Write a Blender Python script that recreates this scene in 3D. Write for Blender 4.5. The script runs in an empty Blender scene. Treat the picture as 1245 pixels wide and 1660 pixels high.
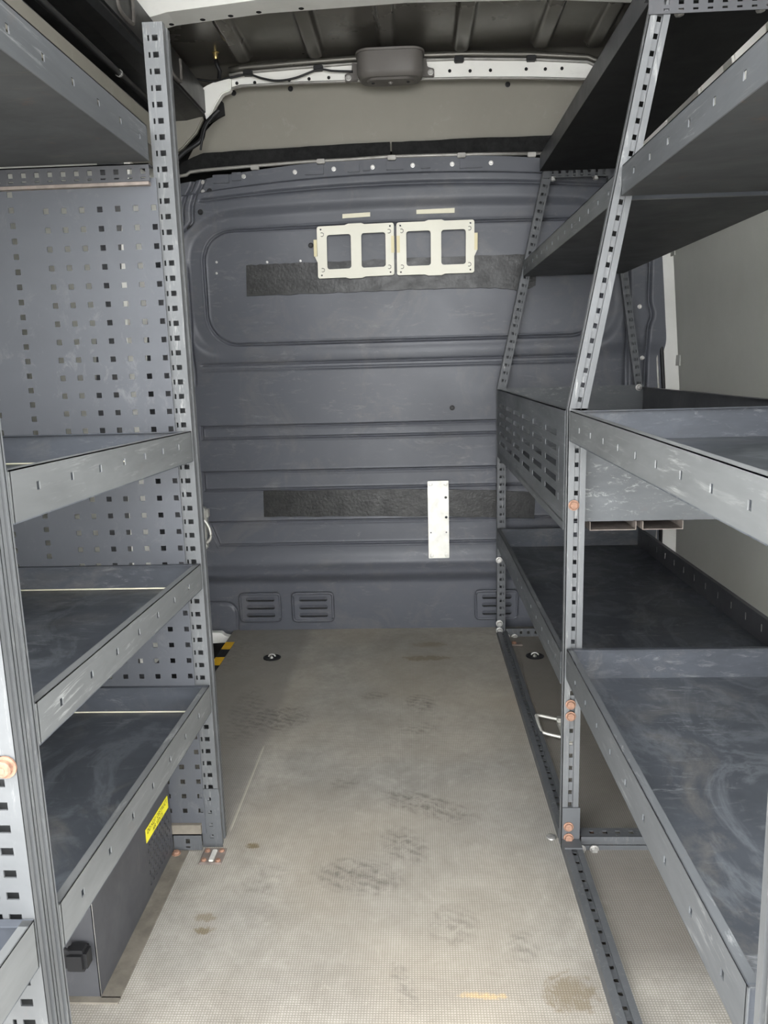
import bpy, bmesh, math, random
import numpy as np
from mathutils import Vector, Matrix
random.seed(7); rng = np.random.default_rng(7)
S = bpy.context.scene
COL = S.collection

# ------------------------------------------------------------------ camera
F, YAW, PIT, ROLL, CAMH = 1250.0, -0.0450, 0.1873, 0.0271, 1.0
fw = np.array([math.sin(YAW)*math.cos(PIT), math.cos(YAW)*math.cos(PIT), -math.sin(PIT)])
r0 = np.array([math.cos(YAW), -math.sin(YAW), 0.0]); d0 = np.cross(fw, r0)
rt = math.cos(ROLL)*r0 + math.sin(ROLL)*d0; dn = -math.sin(ROLL)*r0 + math.cos(ROLL)*d0
cd = bpy.data.cameras.new('camera'); cam = bpy.data.objects.new('camera', cd); COL.objects.link(cam)
cam.matrix_world = Matrix(((rt[0], -dn[0], -fw[0], 0), (rt[1], -dn[1], -fw[1], 0), (rt[2], -dn[2], -fw[2], CAMH), (0, 0, 0, 1)))
cd.sensor_fit = 'HORIZONTAL'; cd.sensor_width = 36.0; cd.lens = 36.0*F/1245.0; cd.clip_start = 0.02
S.camera = cam

# ------------------------------------------------------------------ overcast daylight through the open rear doors
w = bpy.data.worlds.new('overcast'); S.world = w; w.use_nodes = True
bg = w.node_tree.nodes['Background']; bg.inputs[0].default_value = (0.97, 0.985, 1.0, 1); bg.inputs[1].default_value = 6.0
S.view_settings.view_transform = 'Standard'; S.view_settings.look = 'None'
S.view_settings.gamma = 1.0; S.view_settings.use_curve_mapping = False
S.view_settings.exposure = 0.76

# ------------------------------------------------------------------ helpers
def W(px, py, X=None, Y=None, Z=None):
    d = rt*(px-622.5)/F + dn*(py-830)/F + fw
    c = np.array([0, 0, CAMH])
    t = X/d[0] if X is not None else (Y/d[1] if Y is not None else (Z-CAMH)/d[2])
    return c + d*t

def link(name, me, mat=None, parent=None, kind=None):
    o = bpy.data.objects.new(name, me); COL.objects.link(o)
    if mat is not None and me is not None and not me.materials: me.materials.append(mat)
    if parent is not None:
        o.parent = parent
        o.matrix_parent_inverse = world_inv(parent)
    if kind: o['kind'] = kind
    return o
def world_inv(p):
    m = Matrix.Identity(4)
    while p is not None:
        m = (p.matrix_parent_inverse if p.parent else Matrix.Identity(4)) @ p.matrix_basis @ m if False else m
        break
    mm = world_of(p); return mm.inverted()
def world_of(p):
    if p.parent is None: return p.matrix_basis.copy()
    return world_of(p.parent) @ p.matrix_parent_inverse @ p.matrix_basis
def tag(o, label, cat, group=None):
    o['label'] = label; o['category'] = cat
    if group: o['group'] = group
    return o
def thing(name, label, cat, loc, group=None):
    o = bpy.data.objects.new(name, None); COL.objects.link(o); o.location = loc; o.empty_display_size = 0.05
    return tag(o, label, cat, group)

class MB:
    def __init__(s): s.v = []; s.f = []; s.sm = []
    def add(s, vs, fs, smooth=False):
        n = len(s.v); s.v += [tuple(map(float, p)) for p in vs]
        s.f += [tuple(i+n for i in f) for f in fs]; s.sm += [smooth]*len(fs)
    def box(s, x0, x1, y0, y1, z0, z1):
        s.hexa([(x0,y0,z0),(x1,y0,z0),(x1,y1,z0),(x0,y1,z0),(x0,y0,z1),(x1,y0,z1),(x1,y1,z1),(x0,y1,z1)])
    def hexa(s, p):
        s.add(p, [(0,3,2,1),(4,5,6,7),(0,1,5,4),(1,2,6,5),(2,3,7,6),(3,0,4,7)])
    def plate(s, O, U, V, N, w, h, t, holes=()):
        """flat plate in frame O,U,V with rectangular holes (u0,u1,v0,v1), thickness t along -N"""
        O, U, V, N = map(np.asarray, (O, U, V, N))
        us = sorted({0.0, w, *[round(a, 5) for q in holes for a in q[:2] if 0 < a < w]})
        vs = sorted({0.0, h, *[round(a, 5) for q in holes for a in q[2:] if 0 < a < h]})
        nu, nv = len(us)-1, len(vs)-1
        solid = np.ones((nu, nv), bool)
        uc = (np.array(us[1:])+np.array(us[:-1]))/2; vc = (np.array(vs[1:])+np.array(vs[:-1]))/2
        for q in holes:
            solid[np.ix_((uc > q[0]) & (uc < q[1]), (vc > q[2]) & (vc < q[3]))] = False
        P = [[O+U*a+V*b for b in vs] for a in us]
        vv = []; idx = {}
        def vi(i, j, k):
            if (i, j, k) not in idx:
                idx[(i, j, k)] = len(vv); vv.append(P[i][j] - (N*t if k else 0*N))
            return idx[(i, j, k)]
        ff = []
        for i in range(nu):
            for j in range(nv):
                if not solid[i, j]: continue
                ff.append((vi(i,j,0), vi(i+1,j,0), vi(i+1,j+1,0), vi(i,j+1,0)))
                ff.append((vi(i,j,1), vi(i,j+1,1), vi(i+1,j+1,1), vi(i+1,j,1)))
                if i == 0 or not solid[i-1, j]: ff.append((vi(i,j,0), vi(i,j+1,0), vi(i,j+1,1), vi(i,j,1)))
                if i == nu-1 or not solid[i+1, j]: ff.append((vi(i+1,j,0), vi(i+1,j,1), vi(i+1,j+1,1), vi(i+1,j+1,0)))
                if j == 0 or not solid[i, j-1]: ff.append((vi(i,j,0), vi(i,j,1), vi(i+1,j,1), vi(i+1,j,0)))
                if j == nv-1 or not solid[i, j+1]: ff.append((vi(i,j+1,0), vi(i+1,j+1,0), vi(i+1,j+1,1), vi(i,j+1,1)))
        s.add(vv, ff)
    def poly(s, pts, N, t):
        """closed outline (world points) extruded by t along N"""
        N = np.asarray(N, float); n = len(pts)
        s.add([np.asarray(p) for p in pts]+[np.asarray(p)+N*t for p in pts],
              [tuple(range(n)), tuple(range(2*n-1, n-1, -1))]+[(i, i+n, (i+1) % n+n, (i+1) % n) for i in range(n)])
    def tube(s, pts, r, seg=8, closed=False, caps=True):
        pts = [np.asarray(p, float) for p in pts]; n = len(pts); rings = []
        up = np.array([0.03, 0.02, 1.0])
        for i, p in enumerate(pts):
            a = pts[(i-1) % n] if (closed or i > 0) else p
            b = pts[(i+1) % n] if (closed or i < n-1) else p
            t = b-a; t = t/np.linalg.norm(t)
            u = np.cross(t, up)
            if np.linalg.norm(u) < 1e-3: u = np.cross(t, [1, 0, 0])
            u /= np.linalg.norm(u); v = np.cross(t, u)
            rr = r[i] if hasattr(r, '__len__') else r
            rings.append([p+rr*(math.cos(k*2*math.pi/seg)*u+math.sin(k*2*math.pi/seg)*v) for k in range(seg)])
        vs = [q for R_ in rings for q in R_]; fs = []
        for i in range(n if closed else n-1):
            j = (i+1) % n
            fs += [(i*seg+k, j*seg+k, j*seg+(k+1) % seg, i*seg+(k+1) % seg) for k in range(seg)]
        if caps and not closed: fs += [tuple(range(seg)), tuple(range(n*seg-1, (n-1)*seg-1, -1))]
        s.add(vs, fs, True)
    def lathe(s, O, A, prof, seg=14):
        """profile of (radius, height) around axis A from O"""
        O = np.asarray(O, float); A = np.asarray(A, float); A = A/np.linalg.norm(A)
        u = np.cross(A, [0, 0, 1.0] if abs(A[2]) < .9 else [1.0, 0, 0]); u /= np.linalg.norm(u); v = np.cross(A, u)
        vs = [O+A*h+r*(math.cos(k*2*math.pi/seg)*u+math.sin(k*2*math.pi/seg)*v) for r, h in prof for k in range(seg)]
        fs = []
        for i in range(len(prof)-1):
            fs += [(i*seg+k, i*seg+(k+1) % seg, (i+1)*seg+(k+1) % seg, (i+1)*seg+k) for k in range(seg)]
        fs += [tuple(range(seg-1, -1, -1)), tuple(range((len(prof)-1)*seg, len(prof)*seg))]
        s.add(vs, fs)
    def build(s, name, mat, parent=None, kind=None, bevel=0, recalc=True, smooth_all=False):
        me = bpy.data.meshes.new(name); me.from_pydata(s.v, [], s.f); me.update()
        if recalc or bevel:
            bm = bmesh.new(); bm.from_mesh(me); bmesh.ops.recalc_face_normals(bm, faces=bm.faces)
            if bevel: bmesh.ops.bevel(bm, geom=[e for e in bm.edges if e.is_manifold and e.calc_face_angle(0) > .5], offset=bevel, segments=2, affect='EDGES', clamp_overlap=True)
            bm.to_mesh(me); bm.free()
        if not bevel: me.polygons.foreach_set('use_smooth', s.sm)
        if smooth_all: me.polygons.foreach_set('use_smooth', [True]*len(me.polygons))
        return link(name, me, mat, parent, kind)

def outline_mesh(loops, depth, xf):
    """2D outlines (first outer, others holes) filled and extruded; xf maps (u,v,w) to world"""
    cu = bpy.data.curves.new('tmp', 'CURVE'); cu.dimensions = '2D'; cu.fill_mode = 'BOTH'; cu.extrude = depth/2
    for L in loops:
        sp = cu.splines.new('POLY'); sp.points.add(len(L)-1); sp.use_cyclic_u = True
        for p, q in zip(sp.points, L): p.co = (q[0], q[1], 0, 1)
    o = bpy.data.objects.new('tmp', cu); COL.objects.link(o)
    bpy.context.view_layer.update()
    me = bpy.data.meshes.new_from_object(o.evaluated_get(bpy.context.evaluated_depsgraph_get()))
    bpy.data.objects.remove(o); bpy.data.curves.remove(cu)
    for v in me.vertices: v.co = Vector(xf(v.co.x, v.co.y, v.co.z))
    bm = bmesh.new(); bm.from_mesh(me); bmesh.ops.remove_doubles(bm, verts=bm.verts, dist=1e-5)
    bmesh.ops.recalc_face_normals(bm, faces=bm.faces); bm.to_mesh(me); bm.free()
    me.materials.clear(); return me
def rrect(x0, x1, y0, y1, r, n=5):
    out = []
    for cx, cy, a in ((x1-r, y1-r, 0), (x0+r, y1-r, 90), (x0+r, y0+r, 180), (x1-r, y0+r, 270)):
        out += [(cx+r*math.cos(math.radians(a+90*k/n)), cy+r*math.sin(math.radians(a+90*k/n))) for k in range(n+1)]
    return out
def circ(x, y, r, n=12): return [(x+r*math.cos(2*math.pi*k/n), y+r*math.sin(2*math.pi*k/n)) for k in range(n)]

def smooth(pts, n=8):
    pts = [np.asarray(p, float) for p in pts]; out = []
    for i in range(len(pts)-1):
        p0, p1, p2, p3 = pts[max(0, i-1)], pts[i], pts[i+1], pts[min(len(pts)-1, i+2)]
        for k in range(n):
            t = k/n; out.append(.5*((2*p1)+(p2-p0)*t+(2*p0-5*p1+4*p2-p3)*t*t+(3*p1-p0-3*p2+p3)*t**3))
    return out+[pts[-1]]

# ------------------------------------------------------------------ materials
def nmat(name): 
    m = bpy.data.materials.new(name); m.use_nodes = True; nt = m.node_tree
    b = nt.nodes['Principled BSDF']; return m, nt, b
def noise(nt, vec, scale, detail=4, rough=.6, dist=0.0):
    n = nt.nodes.new('ShaderNodeTexNoise'); n.inputs['Scale'].default_value = scale; n.inputs['Detail'].default_value = detail
    n.inputs['Roughness'].default_value = rough; n.inputs['Distortion'].default_value = dist
    nt.links.new(vec, n.inputs['Vector']); return n.outputs['Fac']
def ramp(nt, fac, stops):
    r = nt.nodes.new('ShaderNodeValToRGB'); e = r.color_ramp.elements
    while len(e) < len(stops): e.new(0.5)
    for k, (p, c) in zip(e, stops): k.position = p; k.color = (c, c, c, 1) if not hasattr(c, '__len__') else (*c, 1)
    nt.links.new(fac, r.inputs['Fac']); return r.outputs['Color']
def mix(nt, fac, a, b, mode='MIX'):
    m = nt.nodes.new('ShaderNodeMix'); m.data_type = 'RGBA'; m.blend_type = mode
    for s, v in ((0, fac), (6, a), (7, b)):
        if hasattr(v, 'is_linked') or isinstance(v, bpy.types.NodeSocket): nt.links.new(v, m.inputs[s])
        elif s == 0: m.inputs[0].default_value = v
        else: m.inputs[s].default_value = (*v, 1)
    return m.outputs[2]
def math_(nt, op, a, b=None, c=None):
    m = nt.nodes.new('ShaderNodeMath'); m.operation = op
    for i, v in enumerate((a, b, c)):
        if v is None: continue
        if isinstance(v, bpy.types.NodeSocket): nt.links.new(v, m.inputs[i])
        else: m.inputs[i].default_value = v
    return m.outputs[0]
def mapped(nt, scale, rot=(0, 0, 0)):
    tc = nt.nodes.new('ShaderNodeTexCoord'); mp = nt.nodes.new('ShaderNodeMapping')
    mp.inputs['Scale'].default_value = scale; mp.inputs['Rotation'].default_value = rot
    nt.links.new(tc.outputs['Object'], mp.inputs['Vector']); return mp.outputs['Vector']
def bump(nt, b, h, strength, dist=.001):
    n = nt.nodes.new('ShaderNodeBump'); n.inputs['Strength'].default_value = strength; n.inputs['Distance'].default_value = dist
    nt.links.new(h, n.inputs['Height']); nt.links.new(n.outputs['Normal'], b.inputs['Normal'])
def paint(name, col, rough=.45, metal=0.0, var=.25, scale=(6, 6, 6), scratch=0.0, sscale=(30, 3, 30), scol=(.5, .5, .48), rust=0.0, bmp=0.0, bscale=400, spec=.32, dirt=0.0, swirl=0.0):
    m, nt, b = nmat(name); v = mapped(nt, scale)
    n1 = noise(nt, v, 1.0, 5, .65, .3)
    lo = tuple(c*(1-var) for c in col); hi = tuple(min(1, c*(1+var)) for c in col)
    c = ramp(nt, n1, [(.3, lo), (.7, hi)])
    if dirt:
        d = noise(nt, mapped(nt, (2.3, 2.3, 2.3)), 2.0, 8, .7, 1.2)
        c = mix(nt, ramp(nt, d, [(.52, 0.0), (.72, dirt)]), c, (.32, .29, .24))
    if swirl:
        w1 = noise(nt, mapped(nt, (2.2, 1.4, 2)), 2.2, 7, .62, 3.2)
        c = mix(nt, ramp(nt, w1, [(.50, 0.0), (.60, swirl), (.66, swirl*.2), (.75, swirl)]), c, (.26, .28, .30))
    if scratch:
        s1 = noise(nt, mapped(nt, sscale, (.2, .3, .5)), 3.0, 6, .75, .6)
        s2 = noise(nt, mapped(nt, (3, 3, 3)), 1.5, 3, .6, 0)
        f = math_(nt, 'MULTIPLY', ramp(nt, s1, [(.55, 0.0), (.68, 1.0)]), ramp(nt, s2, [(.40, 0.0), (.70, scratch)]))
        c = mix(nt, f, c, scol)
    if rust:
        r1 = noise(nt, mapped(nt, (9, 9, 9)), 2.0, 8, .75, .5)
        c = mix(nt, ramp(nt, r1, [(.60, 0.0), (.72, rust)]), c, (.20, .085, .03))
    nt.links.new(c, b.inputs['Base Color'])
    b.inputs['Roughness'].default_value = rough; b.inputs['Metallic'].default_value = metal; b.inputs['Specular IOR Level'].default_value = spec
    rr = ramp(nt, n1, [(.3, min(1, rough+.1)), (.7, max(.05, rough-.08))]); nt.links.new(rr, b.inputs['Roughness'])
    if bmp: bump(nt, b, noise(nt, mapped(nt, (1, 1, 1)), bscale, 3, .6), bmp)
    return m

M = {}
M['post'] = paint('racking_grey_paint', (.085, .089, .094), .48, .08, .16, (5, 5, 5), .55, (40, 40, 6), (.42, .42, .40), .12)
M['post_zinc'] = paint('worn_grey_post', (.112, .116, .119), .45, .15, .18, (5, 5, 5), .6, (40, 40, 6), (.5, .5, .48), .1)
M['lip'] = paint('tray_lip_grey', (.090, .095, .100), .45, .10, .18, (4, 2, 9), .6, (14, 3, 40), (.42, .43, .42), .06)
M['lip_worn'] = paint('tray_lip_worn_steel', (.145, .150, .150), .42, .18, .25, (4, 2, 9), .7, (14, 3, 40), (.50, .51, .49), .08)
M['lip_in'] = paint('tray_end_dark_blue', (.066, .072, .084), .42, .1, .25, (4, 4, 9), .6, (8, 8, 30), (.30, .31, .32), .05, dirt=.2)
M['tray'] = paint('tray_floor_dark', (.060, .066, .076), .40, .1, .3, (3, 3, 3), .85, (5, 16, 8), (.26, .27, .28), .03, dirt=.25, swirl=.22)
M['tray_rust'] = paint('tray_underside', (.065, .066, .066), .55, .1, .3, (3, 3, 3), .3, (4, 20, 6), (.2, .17, .12), .25)
M['panel'] = paint('perforated_panel_grey', (.082, .086, .096), .42, .1, .10, (3, 3, 3), .22, (10, 10, 7), (.28, .28, .28), .02, .05, 900)
M['bulk'] = paint('bulkhead_moulded_plastic', (.083, .087, .101), .36, 0, .10, (2, 2, 2), .45, (5, 5, 18), (.24, .24, .245), 0, .12, 700, dirt=.12)
M['black'] = paint('black_plastic', (.015, .015, .016), .45, 0, .2)
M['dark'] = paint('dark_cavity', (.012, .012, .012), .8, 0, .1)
M['rail'] = paint('black_cant_rail', (.022, .022, .022), .35, 0, .2)
M['roof'] = paint('roof_sheet_metal', (.15, .142, .125), .28, .5, .15, (2, 2, 2), .1)
M['white'] = paint('white_body_paint', (.84, .83, .78), .35, 0, .06, (3, 3, 3), .15, (8, 8, 20), (.35, .33, .3), 0, dirt=.12)
M['closing'] = paint('beige_closing_panel', (.25, .235, .20), .6, 0, .07, (2, 2, 2), .15, (10, 10, 10), (.5, .48, .44))
M['lining'] = paint('grey_lining_board', (.47, .47, .43), .5, 0, .06, (2, 2, 2), .12, (10, 10, 10), (.55, .54, .5), dirt=.08)
M['foam'] = paint('black_foam', (.012, .012, .012), .95, 0, .4, (40, 40, 40), 0, bmp=.6, bscale=260)
M['felt'] = paint('black_adhesive_felt', (.022, .022, .021), .34, 0, .5, (22, 22, 30), .4, (40, 40, 40), (.10, .10, .095), 0, 1.0, 90)
M['cream'] = paint('cream_plastic', (.74, .72, .62), .5, 0, .04)
M['cream2'] = paint('cream_foam_tape', (.72, .65, .42), .7, 0, .05)
M['tape'] = paint('cream_tape', (.74, .70, .55), .6, 0, .05)
M['alu'] = paint('aluminium_plate', (.66, .65, .60), .42, .35, .14, (18, 18, 18), .3, (9, 9, 9), (.5, .48, .42))
M['zinc'] = paint('zinc_bolt', (.45, .44, .42), .35, .7, .25, (60, 60, 60))
M['rust'] = paint('rusty_bolt', (.25, .145, .10), .7, .1, .45, (90, 90, 90))
M['rustplate'] = paint('rusty_steel_plate', (.20, .17, .15), .6, .2, .3, (30, 30, 30), 0, rust=1.0)
M['wire'] = paint('bright_wire', (.72, .70, .64), .35, .5, .1)
M['castzinc'] = paint('cast_zinc', (.55, .54, .50), .38, .6, .2, (20, 20, 20))
M['brass'] = paint('brass', (.55, .42, .18), .35, .8, .15)
M['housing'] = paint('grey_plastic_housing', (.125, .115, .105), .5, 0, .06, (9, 9, 9), bmp=.15, bscale=900)
M['yellow'] = paint('hazard_yellow', (.72, .42, .02), .5, 0, .1, (20, 20, 20), .3, (20, 20, 20), (.2, .14, .05))
M['label'] = paint('label_yellow', (.80, .72, .04), .5, 0, .04)
M['boxpaint'] = paint('equipment_box_grey', (.062, .063, .068), .38, .1, .15, (4, 4, 4), .3, (12, 12, 5), (.22, .21, .2), .04)
M['flange'] = paint('dusty_flange', (.15, .135, .11), .7, 0, .3, (16, 16, 16), .4, (20, 20, 20), (.3, .27, .22))
M['seal'] = paint('pale_seam_sealer', (.30, .29, .27), .4, .3, .2, (20, 20, 20))
M['ink'] = paint('label_ink', (.03, .03, .02), .6, 0, .1)
M['step'] = paint('side_step_plastic', (.36, .37, .34), .6, 0, .15, (4, 4, 4), dirt=.2)
M['yard'] = paint('concrete_yard', (.52, .51, .48), .9, 0, .15)

def floor_material():
    m, nt, b = nmat('mesh_grip_plywood')
    tc = nt.nodes.new('ShaderNodeTexCoord'); sx = nt.nodes.new('ShaderNodeSeparateXYZ'); nt.links.new(tc.outputs['Object'], sx.inputs[0])
    x, y = sx.outputs[0], sx.outputs[1]
    def line(co, pitch):
        q = math_(nt, 'MULTIPLY', co, 2*math.pi/pitch); q = math_(nt, 'SINE', q)
        return q
    grid = math_(nt, 'MINIMUM', line(x, .0047), line(y, .0047))      # woven wire-mesh print, about 5 mm
    g = ramp(nt, math_(nt, 'MULTIPLY_ADD', grid, .5, .5), [(.12, 0.0), (.62, 1.0)])
    v1 = mapped(nt, (1, 1, 1))
    n1 = noise(nt, v1, 2.2, 8, .62, .8); n2 = noise(nt, v1, 9.0, 6, .7, .4); n3 = noise(nt, v1, 38.0, 6, .75, .6)
    base = ramp(nt, n1, [(.28, (.30, .29, .268)), (.5, (.40, .385, .35)), (.74, (.50, .48, .43))])
    base = mix(nt, ramp(nt, n2, [(.38, 0.0), (.72, .55)]), base, (.20, .188, .168))
    base = mix(nt, ramp(nt, n3, [(.45, 0.0), (.72, .45)]), base, (.24, .225, .20))
    base = mix(nt, ramp(nt, n3, [(.25, .35), (.42, 0.0)]), base, (.62, .59, .52))
    warm = noise(nt, v1, 1.3, 3, .5, .3)
    base = mix(nt, ramp(nt, warm, [(.42, 0.0), (.68, .55)]), base, (.47, .405, .31))
    # under the right racking: unworn board plus rack shade painted into the colour
    unworn_shade = math_(nt, 'MULTIPLY', ramp(nt, math_(nt, 'MULTIPLY_ADD', n2, .04, math_(nt, 'SUBTRACT', x, .30)), [(.03, 0.0), (.06, 1.0)]), ramp(nt, math_(nt, 'SUBTRACT', y, .60), [(.50, 0.0), (.58, 1.0)]))
    base = mix(nt, math_(nt, 'MULTIPLY', unworn_shade, .75), base, (.21, .195, .175))
    dark_left = math_(nt, 'MULTIPLY', ramp(nt, math_(nt, 'MULTIPLY_ADD', n2, .03, math_(nt, 'SUBTRACT', -.425, x)), [(.0, 0.0), (.03, 1.0)]), ramp(nt, math_(nt, 'SUBTRACT', y, 1.2), [(.28, 0.0), (.34, 1.0)]))  # darker board left of the pale line, towards the far end
    base = mix(nt, math_(nt, 'MULTIPLY', dark_left, .55), base, (.22, .21, .20))
    seam = math_(nt, 'MULTIPLY', ramp(nt, math_(nt, 'ABSOLUTE', math_(nt, 'ADD', x, .4275)), [(.0008, 1.0), (.0022, 0.0)]), ramp(nt, math_(nt, 'ABSOLUTE', math_(nt, 'SUBTRACT', y, 1.72)), [(.18, 1.0), (.2, 0.0)]))
    base = mix(nt, math_(nt, 'MULTIPLY', seam, .7), base, (.62, .58, .48))
    # boot scuffs: dark streaky patches with a shape of their own (x, y, rx, ry, rot, strength)
    for (cx, cy, rx, ry, rot, st) in [tuple(list(W(p[0], p[1], Z=0)[:2])+list(p[2:])) for p in (
            (450, 1165, .10, .09, .4, .75), (682, 1140, .05, .07, .2, .7), (605, 1128, .05, .03, 0, .5), (680, 1180, .07, .04, .3, .4),
            (690, 1305, .14, .05, -.5, .65), (655, 1370, .05, .08, .5, .55), (580, 1420, .10, .06, -.2, .65), (560, 1270, .04, .03, 0, .4),
            (430, 1425, .05, .06, 0, .3), (735, 1500, .05, .06, 0, .4), (848, 1535, .03, .04, 0, .5), (655, 1600, .02, .06, .3, .5), (365, 1060, .1, .2, 0, .3), (400, 1160, .06, .22, .1, .45))]:
        dx = math_(nt, 'SUBTRACT', x, cx); dy = math_(nt, 'SUBTRACT', y, cy); ca, sa = math.cos(rot), math.sin(rot)
        u = math_(nt, 'DIVIDE', math_(nt, 'ADD', math_(nt, 'MULTIPLY', dx, ca), math_(nt, 'MULTIPLY', dy, sa)), rx)
        t = math_(nt, 'DIVIDE', math_(nt, 'SUBTRACT', math_(nt, 'MULTIPLY', dy, ca), math_(nt, 'MULTIPLY', dx, sa)), ry)
        rr = math_(nt, 'ADD', math_(nt, 'MULTIPLY', u, u), math_(nt, 'MULTIPLY', t, t))
        f = math_(nt, 'MAXIMUM', math_(nt, 'SUBTRACT', 1.0, rr), 0.0)
        stripe = math_(nt, 'MULTIPLY_ADD', math_(nt, 'SINE', math_(nt, 'MULTIPLY', math_(nt, 'ADD', dy, math_(nt, 'MULTIPLY_ADD', dx, .5, math_(nt, 'MULTIPLY', n2, .09))), 250.0)), .35, .55)
        f = math_(nt, 'MULTIPLY', math_(nt, 'MULTIPLY', math_(nt, 'POWER', f, .6), stripe), ramp(nt, n3, [(.38, 0.0), (.60, 1.0)]))
        base = mix(nt, math_(nt, 'MULTIPLY', f, min(1.0, st*1.2)), base, (.105, .098, .088))
    # oil and rust stains
    for (p, q, rx, ry, st) in ((410, 1371, .022, .012, .8), (333, 1487, .03, .014, .5), (332, 1508, .022, .012, .7), (925, 1610, .05, .05, .55), (690, 1067, .10, .03, .5), (698, 1045, .08, .03, .4), (785, 1614, .045, .009, -.9)):
        cx, cy = W(p, q, Z=0)[:2]
        u = math_(nt, 'DIVIDE', math_(nt, 'SUBTRACT', x, cx), rx); t = math_(nt, 'DIVIDE', math_(nt, 'SUBTRACT', y, cy), ry)
        rr = math_(nt, 'ADD', math_(nt, 'MULTIPLY', u, u), math_(nt, 'MULTIPLY', t, t))
        rr = math_(nt, 'ADD', rr, math_(nt, 'MULTIPLY_ADD', n3, 4.0, -1.9))
        f = math_(nt, 'MULTIPLY', ramp(nt, rr, [(.35, 1.0), (.95, 0.0)]), abs(st))
        base = mix(nt, f, base, (.16, .115, .05) if st > 0 else (.62, .46, .26))
    dark = mix(nt, 1.0, base, (.68, .66, .63), 'MULTIPLY')
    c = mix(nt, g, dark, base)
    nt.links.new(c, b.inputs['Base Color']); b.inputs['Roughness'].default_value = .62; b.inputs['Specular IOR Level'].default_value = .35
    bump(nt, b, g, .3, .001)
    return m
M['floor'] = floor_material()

# ------------------------------------------------------------------ the van body (setting)
YB, YR = 2.85, 0.45            # bulkhead plane, rear opening
def structure(o): o['kind'] = 'structure'; return o

# ground outside, behind the van
m = MB(); m.box(-6, 6, -9, 3.2, -.75, -.70); structure(m.build('ground', M['yard']))

# floor with a cut-out for the side-door step
xs = W(375, 1026, Z=0)[0]
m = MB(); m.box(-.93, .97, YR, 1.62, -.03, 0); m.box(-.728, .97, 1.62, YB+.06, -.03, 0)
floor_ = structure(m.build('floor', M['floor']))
m = MB(); m.box(-.95, -.715, 1.6, YB+.1, -.22, -.20); m.box(-.727, -.719, 1.62, YB, -.20, -.032)
step = structure(m.build('trim_1', M['step']))
# white sill piece in the far corner of the step well
m = MB(); a = [W(*p, Y=2.80) for p in ((330, 1026), (358, 1026), (364, 1031), (373, 1033), (374, 1037), (366, 1042), (330, 1044))]
m.poly(a, (0, 1, 0), .03); m.build('sill_cover', M['white'], step, bevel=.002)

# --- bulkhead: moulded sheet, real relief
def sstep(a, b, x): t = np.clip((x-a)/(b-a), 0, 1); return t*t*(3-2*t)
def sd_rr(x, z, x0, x1, z0, z1, r):
    qx = np.abs(x-(x0+x1)/2)-(x1-x0)/2+r; qz = np.abs(z-(z0+z1)/2)-(z1-z0)/2+r
    return np.minimum(np.maximum(qx, qz), 0)+np.hypot(np.maximum(qx, 0), np.maximum(qz, 0))-r
def ztop(x): return 1.700-.052*((x+.03)/.72)**2
def vz(x, v): return np.where(v > 1.45, 1.45+(v-1.45)*(ztop(x)-1.45)/(1.70-1.45), v)
def bulk_h(x, v):
    h = .033*sstep(.185, .235, v)
    for z0, z1, xl in ((.751, .794, -.790), (.559, .626, -.796), (.348, .436, -.785)):
        xl2 = xl+(.436-v)*.35 if z0 == .348 else xl
        sd = np.maximum(np.maximum(z0-v, v-z1), np.maximum(xl2-x, x-.76))
        h = h-.004*sstep(.004, -.005, sd)-.007*np.exp(-(sd/.0035)**2)+.0013*np.exp(-((sd-.007)/.0028)**2)+.0013*np.exp(-((sd+.007)/.0028)**2)
    # rounded window pressing and its outer shoulder
    sd = sd_rr(x, v, -.741, .655, 1.088, 1.484, .11)
    h = h-.009*np.exp(-(sd/.004)**2)+.0013*(np.exp(-((sd-.008)/.003)**2)+np.exp(-((sd+.008)/.003)**2))
    h = h+.014*sstep(.045, .085, sd)*sstep(1.02, 1.10, v)
    # roll and crease at mid height
    h = h+.007*np.exp(-((v-1.05)/.03)**2)
    ends = sstep(-.785, -.76, x)*sstep(.64, .61, x)
    h = h-.007*np.exp(-((v-1.019)/.004)**2)*ends+.004*np.exp(-((v-.999)/.005)**2)*ends
    h = h+.010*np.exp(-((v-.275)/.022)**2)
    # creases below the top flange
    h = h-.009*np.exp(-((v-1.612)/.006)**2)*sstep(-.745, -.725, x)
    h = h-.010*sstep(1.642, 1.650, v)
    # side flanges: deep groove beside the left and right edges
    gl = np.abs(x+.803-.06*sstep(1.62, 1.50, v)*0); h = h-.010*np.exp(-(gl/.006)**2)*sstep(1.40, 1.30, v)*sstep(.93, .98, v)
    gr = np.abs(x-.74-.02*np.clip((1.3-v), -1, 1)); h = h-.012*np.exp(-(gr/.007)**2)*sstep(.2, .3, v)
    gr = np.abs(x-.815-.012*np.exp(-((v-1.15)/.03)**2)); h = h-.014*np.exp(-(gr/.006)**2)
    # upper-left corner: S-shaped groove pair
    for off in (0, .035):
        cx = np.interp(v, [1.44, 1.47, 1.50, 1.53, 1.57, 1.60, 1.64, 1.665, 1.70], [-.88, -.83, -.79, -.768, -.768, -.765, -.752, -.735, -.72])-off
        h = h-.012*np.exp(-((x-cx)/.006)**2)*sstep(1.44, 1.46, v)
    # access hatch in the lower left
    sd = sd_rr(x, v, -.95, -.712, -.2, .112, .045); h = h-.007*np.exp(-(sd/.005)**2)
    # shallow waviness of the sheet
    h = h+.0012*np.sin(x*7+v*3)+.001*np.sin(v*9-x*4)
    return h
def dense(a, b, step, fine, spots, half):
    t = [a]
    while t[-1] < b: t.append(t[-1]+(fine if any(abs(t[-1]-c) < half for c in spots) else step))
    return np.array(t[:-1]+[b])
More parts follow.
